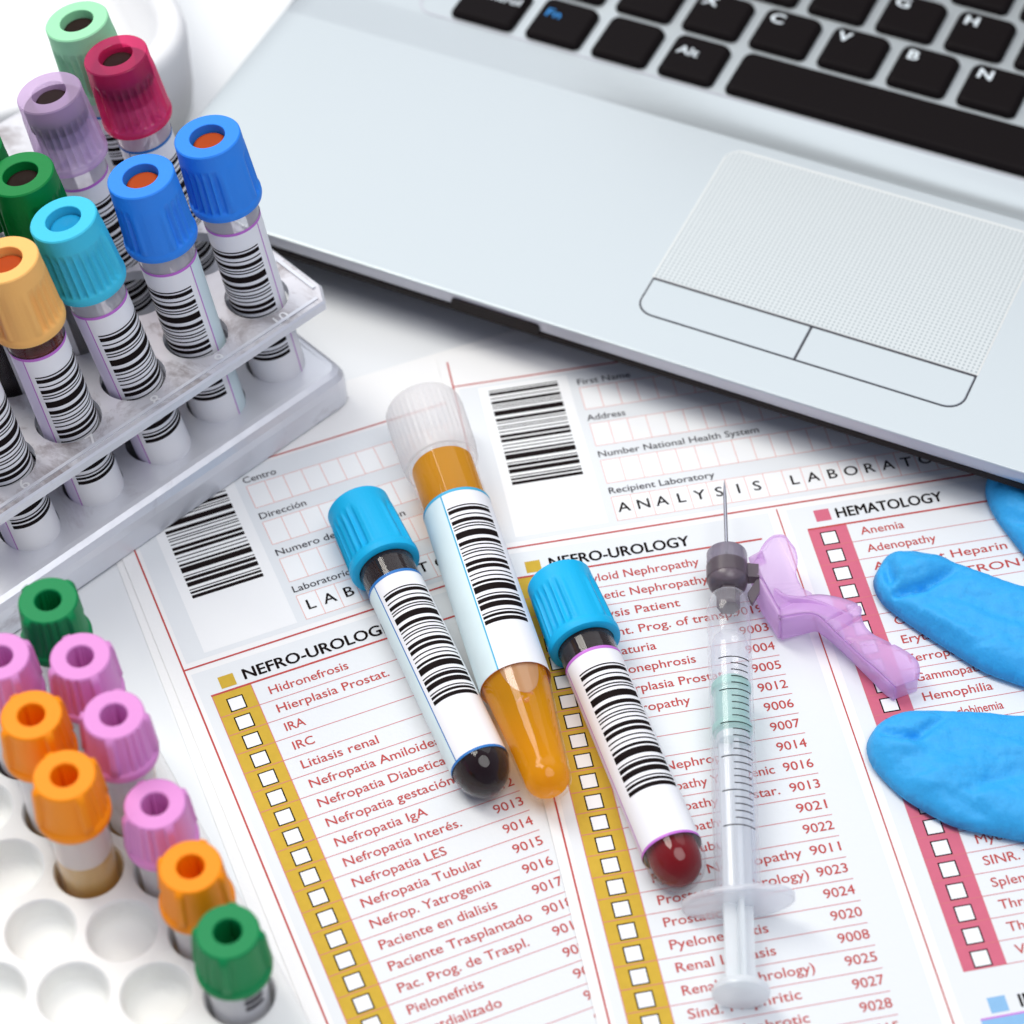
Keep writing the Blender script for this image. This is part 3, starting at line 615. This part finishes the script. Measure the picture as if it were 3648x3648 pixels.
# inner guide rib
shell(g, to_local([(57.6, 353.6, 9.6), (59.8, 351.0, 10.2), (65.8, 349.8, 10), (74.0, 346.2, 8.6)]), to_local([(57.6, 352.4, 7.4), (59.8, 349.4, 7.8), (65.8, 348.2, 7.8), (74.0, 344.6, 6.4)]), .8, MT['shield'])
shell(g, to_local([(52.6, 362.9, 9.0), (55.4, 363.6, 10.5)]), to_local([(53.2, 360.6, 7.5), (56.4, 361.3, 9.0)]), 1.6, MT['shield'])
g.build('safety_shield', sy)

# ------------------------------------------------------------------ foam rack with small tubes
h0, va, vb = Vector((-84.9, 275.3)), Vector((15.75, -.5)), Vector((8.1, 13.7))
e0, e1 = Vector((-84.6, 326.5)), Vector((-33, 226.2))
ed = (e1-e0).normalized(); en = Vector((ed.y, -ed.x))     # en points right/up, out of the rack
if en.x < 0: en = -en
def inside(p, m): return (p-e0).dot(en) < -m and (p-e0).dot(ed) > m
corners = [e0, e0-en*150, e1-en*150+ed*90, e1+ed*90]
foam = thing('foam_tube_rack', 'white foam rack with rows of round holes, bottom left', 'rack', (0, 0, 0))
HO = []
for i in range(-14, 9):
    for j in range(-12, 6):
        p = h0+va*i+vb*j
        if inside(p, 9.2 if j < 6 else 9) and -205 < p.x < 40 and 165 < p.y < 330 and (p-e0).dot(-en) < 140: HO.append(p)
def ins_poly(k):
    return [e0-en*k+ed*k, e0-en*(150-k)+ed*k, e1-en*(150-k)+ed*(90-k), e1-en*k+ed*(90-k)]
fm = MB(); zt = 25.
V, F = holed([(p.x, p.y) for p in ins_poly(1.2)], [circ(p.x, p.y, 7.05, 40) for p in HO])
fm.add([(p[0], p[1], zt) for p in V], F, MT['foam'])
fm.rings([[(p.x, p.y, z) for p in ins_poly(k)] for k, z in ((.3, .05), (0, .8), (0, 23.8), (.35, 24.65), (1.2, 25))], MT['foam'], cap0=True, cap1=False, smooth=False)
USED = [h0+va*i+vb*j for i, j in ((-2, 3), (-2, 2), (-1, 2), (-1, 1), (0, 1), (0, 0), (1, 0), (2, -1), (3, -2))]
for p in HO:
    dp = 10 if any((p-q).length < 1 for q in USED) else 19.0
    fm.rings([[(q[0], q[1], z) for q in circ(p.x, p.y, rr, 40)] for rr, z in ((7.05, zt), (6.7, zt-.35), (6.55, zt-1.2), (6.3, dp+1.5), (5.2, dp+.4), (3, dp), (.1, dp-.1))], MT['foam'], cap0=False, cap1=False)
fm.build('rack_block', foam)
def small_cap(mb, mat, seed):
    ph_ = random.Random(seed).random()*6.28
    def rf(rr, z, a_):
        if 2.4 < z < 12.7:
            t_ = (a_+ph_) % (math.pi/2); ramp = min(1, (z-2.4)/.4)*min(1, (12.7-z)/.5)
            if t_ < .20 or t_ > math.pi/2-.06: rr += (.75)*ramp
            elif .45 < t_ < 1.25 and int(((a_+ph_) % (2*math.pi))/(math.pi/2)) % 2 == 0: rr -= .42*ramp*max(0, math.sin((t_-.45)/.8*math.pi*6))**.7 if math.sin((t_-.45)/.8*math.pi*6) > 0 else 0
            else: rr -= .10*ramp
        return rr
    mb.lathe([(6.0, 0), (6.9, .05), (7.2, .4), (7.25, 1.8), (7.0, 2.25), (6.75, 2.4), (6.7, 2.9), (6.5, 5), (6.3, 8), (6.1, 11), (6.02, 12.3), (5.9, 12.75), (5.6, 13), (2.85, 13), (2.62, 12.7), (2.5, 5.2), (1.5, 5.0), (.05, 5.0)], mat, 160, rf=rf)
def small_tube(i, j, ztop, col, label, fill='serum', flvl=.55, lbl=False, seed=0, dx=(0, 0)):
    flvl = .36 if flvl == .55 else flvl
    p = h0+va*i+vb*j
    zb = 10.6; H = ztop-13.5-zb+1.5
    root = thing('small_tube', label, 'test tube', (p.x+dx[0], p.y+dx[1], zb), (0, 0, 0), 'small tubes in the foam rack')
    g = MB(); g.lathe([(.05, .1), (2, .4), (4.2, 1.6), (5.5, 3.6), (5.8, 5.5), (5.8, H)], MT['glass'], 40); g.build('tube_wall', root)
    g = MB(); zf = max(7, H*flvl)
    g.lathe([(.05, .5), (2, .9), (3.9, 2), (5.1, 3.9), (5.4, 5.6), (5.4, zf)], MT[fill], 36, cap1=True); g.build('contents', root)
    if zf < H-3:
        g = MB(); g.lathe([(5.5, zf+.1), (5.5, H)], MT['frost'], 36); g.build('frosted_band', root)
    c = MB(); small_cap(c, CAP[col], seed); c.build('cap', root, (0, 0, ztop-13-zb), (0, 0, seed*1.7))
    if lbl:
        q_ = MB()
        for k in range(3):
            q_.arc(5.9, H-7.5+k*2.2, H-6.3+k*2.2, -1.25, -.55, MT['greytext'], 6); 
        q_.build('printed_marks', root)
    return root
small_tube(-2, 3, 57, 'emerald', 'small tube with emerald cap beside the metal rack, farthest in the foam rack', seed=1)
small_tube(-2, 2, 57, 'rose', 'small pink capped tube half cut off by the left edge of the photo', fill='blood_red', seed=2)
small_tube(-1, 2, 57, 'rose', 'small pink capped tube just in front of the emerald cap farthest away', seed=3)
small_tube(-1, 1, 57, 'orange', 'small orange capped tube left of a pink cap, nearest the left edge of the photo', seed=4)
small_tube(0, 1, 57, 'rose', 'small pink capped tube behind the orange cap that stands over an amber hole', seed=5)
small_tube(0, 0, 57, 'orange', 'small orange capped tube raised high over its hole with amber serum showing', flvl=.64, seed=6)
small_tube(1, 0, 47.5, 'rose', 'small pink capped tube right of the raised orange one, nearest of the pink caps', seed=7)
small_tube(2, -1, 47.5, 'orange', 'small orange capped tube touching the nearest emerald cap', seed=8)
small_tube(3, -2, 47.5, 'emerald', 'small emerald capped tube at the bottom edge, nearest in the foam rack', lbl=True, seed=9, fill='frost')

# ------------------------------------------------------------------ white tub at the back left
tub = thing('plastic_tub', 'blurred white plastic tub with rounded corners behind the metal rack', 'tub', (-80, 516, 0), (0, 0, math.radians(22)))
g = MB()
def tr(i, z): return [(p[0], p[1], z) for p in rrect(-150+i, 0+i*.9, 6-i, 130-i, 24-i*.6, 10)]
g.rings([tr(3, 0), tr(1, 2), tr(.3, 8), tr(0, 25), tr(.5, 27.5), tr(2.2, 28.6), tr(4.8, 28.8), tr(6.6, 27.8), tr(7.4, 25), tr(8.5, 6), tr(11, 4)], MT['tub'], cap0=True, cap1=True)
g.build('tub_wall', tub)

# ------------------------------------------------------------------ glove
def glove():
    f1 = [(104.2, 332.9), (100.7, 335.2), (94.6, 340.8), (89.2, 345.9), (83.8, 351.6), (81.6, 354.7), (80.7, 357.8), (80.7, 360.6), (81.9, 363.4), (83.8, 366.5), (85.7, 367.7), (88.4, 367.8), (91.4, 367.5), (96.9, 365.5), (101.9, 362.7), (107.6, 359.7), (113.8, 356.7)]
    f2 = [(103.8, 290.3), (97.1, 292.2), (90.9, 294.1), (86.7, 296.6), (80.8, 301.5), (77.6, 305.5), (75.5, 308.8), (74.5, 311.1), (74.1, 314.9), (75.3, 318.2), (77.7, 321.0), (82.2, 323.2), (88.1, 323.6), (94.8, 323.1), (101.4, 322.3), (108.5, 321.3)]
    f3 = [(124, 360.0), (119.6, 361.8), (115.4, 367.4), (113.0, 372.4), (111.0, 377.2), (109.8, 381.7), (109.6, 387), (111.5, 391.5), (116, 394), (121.5, 392.8), (126.5, 388), (133, 378)]
    ctrl = [(190, 262), (150, 272), (122, 285)]+f2+[(118, 322.3), (116, 327)]+f1[:0]+[(109.8, 330.1)]+f1+[(119, 356.5)]+f3+[(146, 368), (172, 362), (198, 352)]
    def crs(Q, n):
        out = []; N = len(Q)
        for i in range(N):
            a_, b_, c_, d_ = (Vector(Q[(i+k) % N]) for k in (-1, 0, 1, 2))
            m = max(2, int((c_-b_).length/1.1))
            for j in range(m):
                t_ = j/m
                out.append(.5*((2*b_)+(c_-a_)*t_+(2*a_-5*b_+4*c_-d_)*t_*t_+(-a_+3*b_-3*c_+d_)*t_**3))
        return out
    O = crs(ctrl, 4); N = len(O)
    def dist_in(p):
        best = 1e9; ins = False; x, y_ = p
        for i in range(N):
            a_, b_ = O[i], O[(i+1) % N]
            if (a_.y > y_) != (b_.y > y_) and x < (b_.x-a_.x)*(y_-a_.y)/(b_.y-a_.y)+a_.x: ins = not ins
            ab = b_-a_; t_ = max(0, min(1, ((x-a_.x)*ab.x+(y_-a_.y)*ab.y)/max(1e-9, ab.length_squared)))
            dd = (x-a_.x-ab.x*t_)**2+(y_-a_.y-ab.y*t_)**2
            if dd < best: best = dd
        return math.sqrt(best) if ins else -1
    pts = [tuple(p) for p in O]; D_ = [0.]*N
    st_ = .72; x = 72.
    while x < 200:
        y_ = 258.
        s_ = st_ if x < 122 else 2.6
        while y_ < 396:
            q_ = (x+random.uniform(-.12, .12), y_+random.uniform(-.12, .12)); dd = dist_in(q_)
            if dd > .35*s_: pts.append(q_); D_.append(dd)
            y_ += s_
        x += s_
    V, E_, F, *_ = geometry.delaunay_2d_cdt([Vector(p) for p in pts], [], [list(range(N))], 1, 1e-5)
    if len(V) != len(pts): D_ = [max(0, dist_in(v)) if i >= N else 0 for i, v in enumerate(V)]
    CRE = [((83.8, 362.5), (84.2, 356.5), -1.5, 1.2), ((84.6, 354.2), (91, 355.2), -1.5, 1.2), ((91, 355.2), (97.6, 358.6), -1.1, 1.2), ((82.2, 352), (84.2, 356.4), .9, 1.2), ((87, 359), (94, 361.5), .6, 2.0), ((86, 351), (99, 341), .55, 1.6), ((92, 352), (108, 345), -.35, 3), ((96, 350), (112, 340), .5, 2.0),
           ((77.8, 316.3), (83.9, 314.6), -1.3, 1.3), ((83.9, 314.6), (90.7, 319.0), -1.0, 1.3), ((77.6, 312), (84, 311), .8, 1.8), ((84, 303), (95, 308), .55, 2.6), ((94, 301), (106, 305), -.7, 1.8), ((98, 312), (110, 308), .5, 2.5), ((88, 300), (96, 295), -.5, 1.5), ((112, 376), (118, 372), -.8, 1.3)]
    def crease(p):
        s_ = 0
        for a_, b_, h_, w in CRE:
            a_, b_ = Vector(a_), Vector(b_); ab = b_-a_; t_ = max(0, min(1, (p-a_).dot(ab)/ab.length_squared)); d2 = (p-a_-ab*t_).length_squared
            s_ += h_*math.exp(-d2/(w*w))*min(1, 1.2-abs(t_-.5))
        return s_
    from mathutils import noise
    def wr(v):      # fine folds running across each finger
        a_ = noise.noise(Vector((v.x*.16, v.y*.16, 9.)))
        return -.42*max(0, 1-abs(noise.noise(Vector((v.x*.10+.3*a_, v.y*.34, 2.2)))*9))-.25*max(0, 1-abs(noise.noise(Vector((v.x*.30, v.y*.12+.3*a_, 7.7)))*10))
    top = []; bot = []
    for v, dd in zip(V, D_):
        wv = 7.5; t_ = min(1, dd/wv); prof = (1-(1-t_)**2.6)**.62
        n_ = noise.noise(Vector((v.x*.11, v.y*.11, 1.3)))*.9+noise.noise(Vector((v.x*.3, v.y*.3, 4.1)))*.3
        lift = 1.0+(max(0, v.x-118)*.05)
        zt_ = 2.4+lift*5.6*prof+(crease(v)*1.9+n_*1.0+wr(v))*min(1, dd/2.5)
        zb_ = 2.4-1.1*min(1, dd/2.2)
        top.append((v.x, v.y, zt_)); bot.append((v.x, v.y, zb_ if dd > 0 else 2.4))
    mb = MB(); K = len(V); nb_ = {i for i in range(len(V)) if D_[i] == 0}
    idx = {}; VV = list(top)
    for i in range(K):
        if i in nb_: idx[i] = i
        else: idx[i] = len(VV); VV.append(bot[i])
    FF = []
    for f in F:
        a_ = V[f[0]]; b_ = V[f[1]]; c_ = V[f[2]]
        if (b_-a_).x*(c_-a_).y-(b_-a_).y*(c_-a_).x < 0: f = f[::-1]
        FF.append(list(f)); FF.append([idx[i] for i in f][::-1])
    mb.add(VV, FF, MT['glove'], True)
    o = mb.build('nitrile_glove'); tag(o, 'bright blue nitrile glove lying half under the laptop, fingers spread on the form', 'glove')
    return o
glove()

# ------------------------------------------------------------------ laptop
lap = thing('laptop', 'silver laptop with black keys and dotted touchpad', 'laptop', (26.0, 423.0, 0), (0, 0, math.radians(-25.883)))
ZD = 16.6
def sm(a_, b_, x): 
    t_ = max(0, min(1, (x-a_)/(b_-a_))); return t_*t_*(3-2*t_)
def dip(x, y_):
    t_ = max(0., min(1., (y_-79.6)/14.4)); k = sm(-60, 70, x)
    return -.75*(1-(1-t_)**(1.1+2.2*k))-1.5*k*math.sin(math.pi*t_**.72)
X0, X1 = -131.5, 228.
xs_ = [X0+(X1-X0)*i/120 for i in range(121)]
ys_ = [0, .08, .2, .4, 1.2, 6, 20, 40, 60, 74, 79, 79.6, 79.9, 80.2, 80.6]+[81+i*.65 for i in range(21)]+[94.2, 94.8, 110, 140, 180, 240]
bow = lambda x: .6*((x-48)/90)**2*.35-.35
g = MB(); V = []; F = []
n = len(ys_)
for x in xs_:
    for y_ in ys_:
        z = ZD+dip(x, y_)-(0.4-math.sqrt(max(0, .16-(.4-min(.4, y_))**2)) if y_ < .4 else 0)
        ex = max(0, 1-(x-X0)/1.0) if x-X0 < 1 else 0
        V.append((x, y_+(bow(x) if y_ < 20 else 0), z-ex*.5))
for i in range(len(xs_)-1):
    for j in range(n-1): F.append([i*n+j, (i+1)*n+j, (i+1)*n+j+1, i*n+j+1])
g.add(V, F, MT['deck'], True)
g.build('palm_rest', lap)
g = MB()
# front edge and left edge bands
band = [(-.0, ZD-.4), (.12, ZD-2.2), (.35, ZD-3.9), (1.0, ZD-4.5)]
V = []; F = []
for x in xs_:
    for yy, z in band: V.append((x, yy+bow(x), z))
for i in range(len(xs_)-1):
    for j in range(3): F.append([i*4+j, i*4+j+1, (i+1)*4+j+1, (i+1)*4+j])
g.add(V, F, MT['deck_front'], True)
g.rings([[(X0, -.2, z), (X0, 240, z)] for z in (ZD-4.6, ZD-.45)], MT['deck_front'], closed=False, cap0=False, cap1=False)
g.rings([[(X1, -.2, z), (X1, 240, z)] for z in (ZD-4.6, ZD-.45)], MT['deck_front'], closed=False, cap0=False, cap1=False)
g.build('front_edge', lap)
g = MB()
g.rings([[(X0+1.2+k, 1.2+k+c_, z), (X1-1.2-k, 1.2+k+c_, z), (X1-1.2-k, 239-k, z), (X0+1.2+k, 239-k, z)] for k, c_, z in ((18, 4, 3.2), (12, 1, 4.6), (1.0, -.5, 9.2), (0, -.6, 10.0), (0, -.6, 11.8))], MT['base'], smooth=False); g.build('base_shell', lap)
for (a_, b_) in ((-110, 30), (200, 30), (-110, 215), (200, 215)):
    g = MB(); g.lathe([(6, 0.0), (6, 3.4)], MT['base'], 24, a_, b_, cap0=True, cap1=True); g.build('rubber_foot', lap)
g = MB(); cut = rrect(-43.5, ZD-5.0, -20.3, ZD-1.6, [.2, .2, .9, .9], 4)
g.rings([[(p[0], yy, p[1]) for p in cut] for yy in (-.62, 2)], MT['base'], smooth=False); g.build('latch_notch', lap)
def slab(mb, pts, z0, z1, mat, bev=.12):
    cx = sum(p[0] for p in pts)/len(pts); cy = sum(p[1] for p in pts)/len(pts)
    sh_ = lambda k: [(p[0]+(cx-p[0])/max(1e-6, math.hypot(cx-p[0], cy-p[1]))*k, p[1]+(cy-p[1])/max(1e-6, math.hypot(cx-p[0], cy-p[1]))*k) for p in pts]
    mb.rings([[(p[0], p[1], z0) for p in pts], [(p[0], p[1], z1-bev) for p in pts], [(p[0], p[1], z1) for p in sh_(bev)]], mat, smooth=False)
g = MB(); slab(g, rrect(-1.0, 11.75, 80.7, 24.1, [4.6, 4.6, .1, .1]), ZD-.2, ZD+.03, MT['gap'], .02)
g.quad(-1.0, 23.4, 80.7, 24.5, ZD+.05, MT['gap']); g.build('button_gap', lap)
for a_, b_, rr in ((-.6, 39.65, [4.2, .25, .2, .2]), (40.15, 80.3, [.25, 4.2, .2, .2])):
    g = MB(); slab(g, rrect(a_, 12.15, b_, 23.5, rr), ZD-.1, ZD+.22, MT['deck'], .14); g.build('touchpad_button', lap)
g = MB(); slab(g, rrect(-1.3, 24.3, 80.8, 75.6, [.2, .2, 4.4, 4.4]), ZD-.1, ZD+.10, MT['rim'], .1); g.build('touchpad_rim', lap)
g = MB(); slab(g, rrect(-1.0, 24.4, 80.5, 75.1, [.2, .2, 3.8, 3.8]), ZD, ZD+.16, MT['pad'], .04); g.build('touchpad', lap)
ZK = ZD-.75
g = MB()
q_ = rrect(-100, 94.1, 224, 236, 5, 6); q2 = rrect(-99.5, 94.6, 223.5, 235.5, 4.5, 6)
g.rings([[(p[0], p[1], ZK+.03) for p in q_], [(p[0], p[1], ZK+.14) for p in q_], [(p[0], p[1], ZK+.14) for p in q2], [(p[0], p[1], ZK+.03) for p in q2]], MT['deck_front'], cap0=False, cap1=False, smooth=False); g.build('keyboard_border', lap)
def key(x0, y0, x1, y1, legend='', em=5.4, mat='keyink', lx=2.2, ly=None):
    g = MB(); z = ZK
    R = [[(p[0], p[1], zz) for p in rrect(x0+i, y0+i*.9, x1-i, y1-i*.5, max(.4, 2.1-i*.3), 5)] for i, zz in ((0, z-.1), (0, z+.7), (.35, z+1.4), (.95, z+2.0), (1.4, z+2.15))]
    g.rings(R, MT['key'], cap0=False, smooth=True)
    k = g.build('key', lap)
    if legend:
        t_ = MB(); text(t_, legend, x0+lx, (y1-2.2-em*.72) if ly is None else y0+ly, em, MT[mat], z+2.19, bold=.028 if len(legend) == 1 else .013, xs=1.05); t_.build('key_legend', k)
p_ = 19.1
for nme, a_, b_ in (('Control', -90.0, -71.8), ('Fn', -68.3, -52.4), ('', -49.2, -33.4), ('Alt', -30.2, -14.6)):
    key(a_, 95.3, b_, 111.8, nme, {'Control': 4.2, 'Fn': 4.6, 'Alt': 4.6}.get(nme, 4), 'keyblue' if nme == 'Fn' else 'keyink', 2.4, {'Control': 9.0, 'Fn': 8.4, 'Alt': 8.2}.get(nme))
key(-11.2, 95.3, 92, 111.8)
for k in range(6): key(95+p_*k, 95.3, 95+p_*k+15.8, 111.8)
for k, ch in enumerate('ZXCVBNM'): key(-12.3+p_*(k-2), 114.9, -12.3+p_*(k-2)+16, 131.3, ch)
key(-90, 114.9, -54, 131.3)
for k in range(4): key(121.5+p_*k, 114.9, 137.5+p_*k, 131.3)
for k, ch in enumerate('ASDFGHJKL'): key(-3.1+p_*(k-3), 134.5, -3.1+p_*(k-3)+16, 150.9, ch)
key(-90, 134.5, -63.5, 150.9)
for k in range(3): key(112.5+p_*k, 134.5, 128.5+p_*k, 150.9)
for k, ch in enumerate('QWERTYUIOP'): key(-7.6+p_*(k-3), 154.1, -7.6+p_*(k-3)+16, 170.5, ch)
key(-90, 154.1, -68, 170.5)

# open lid at the laptop's back edge, unseen, added to reflect darkly in the deck
la = math.radians(112); ux, uz = -math.cos(la), math.sin(la)
g = MB()
def lidpt(x, h_, d_): return (x, 238+h_*ux+d_*uz, 16.5+h_*uz-d_*ux)
g.rings([[lidpt(X0+1, 2, d_), lidpt(X1-1, 2, d_), lidpt(X1-1, 228, d_), lidpt(X0+1, 228, d_)] for d_ in (-.2, 5)], MT['deck_front'], smooth=False); g.build('screen_lid', lap)
g = MB(); g.rings([[lidpt(X0+12, 14, d_), lidpt(X1-12, 14, d_), lidpt(X1-12, 218, d_), lidpt(X0+12, 218, d_)] for d_ in (-.5, -.1)], MT['gap'], smooth=False); g.build('screen', lap)
for a_ in (-90, 180):
    g = MB(); g.rings([[(a_+x_, 236+3.2*math.cos(t_*math.pi/8), 16.4+3.2*math.sin(t_*math.pi/8)) for t_ in range(16)] for x_ in (0, 40)], MT['base']); g.build('lid_hinge', lap)
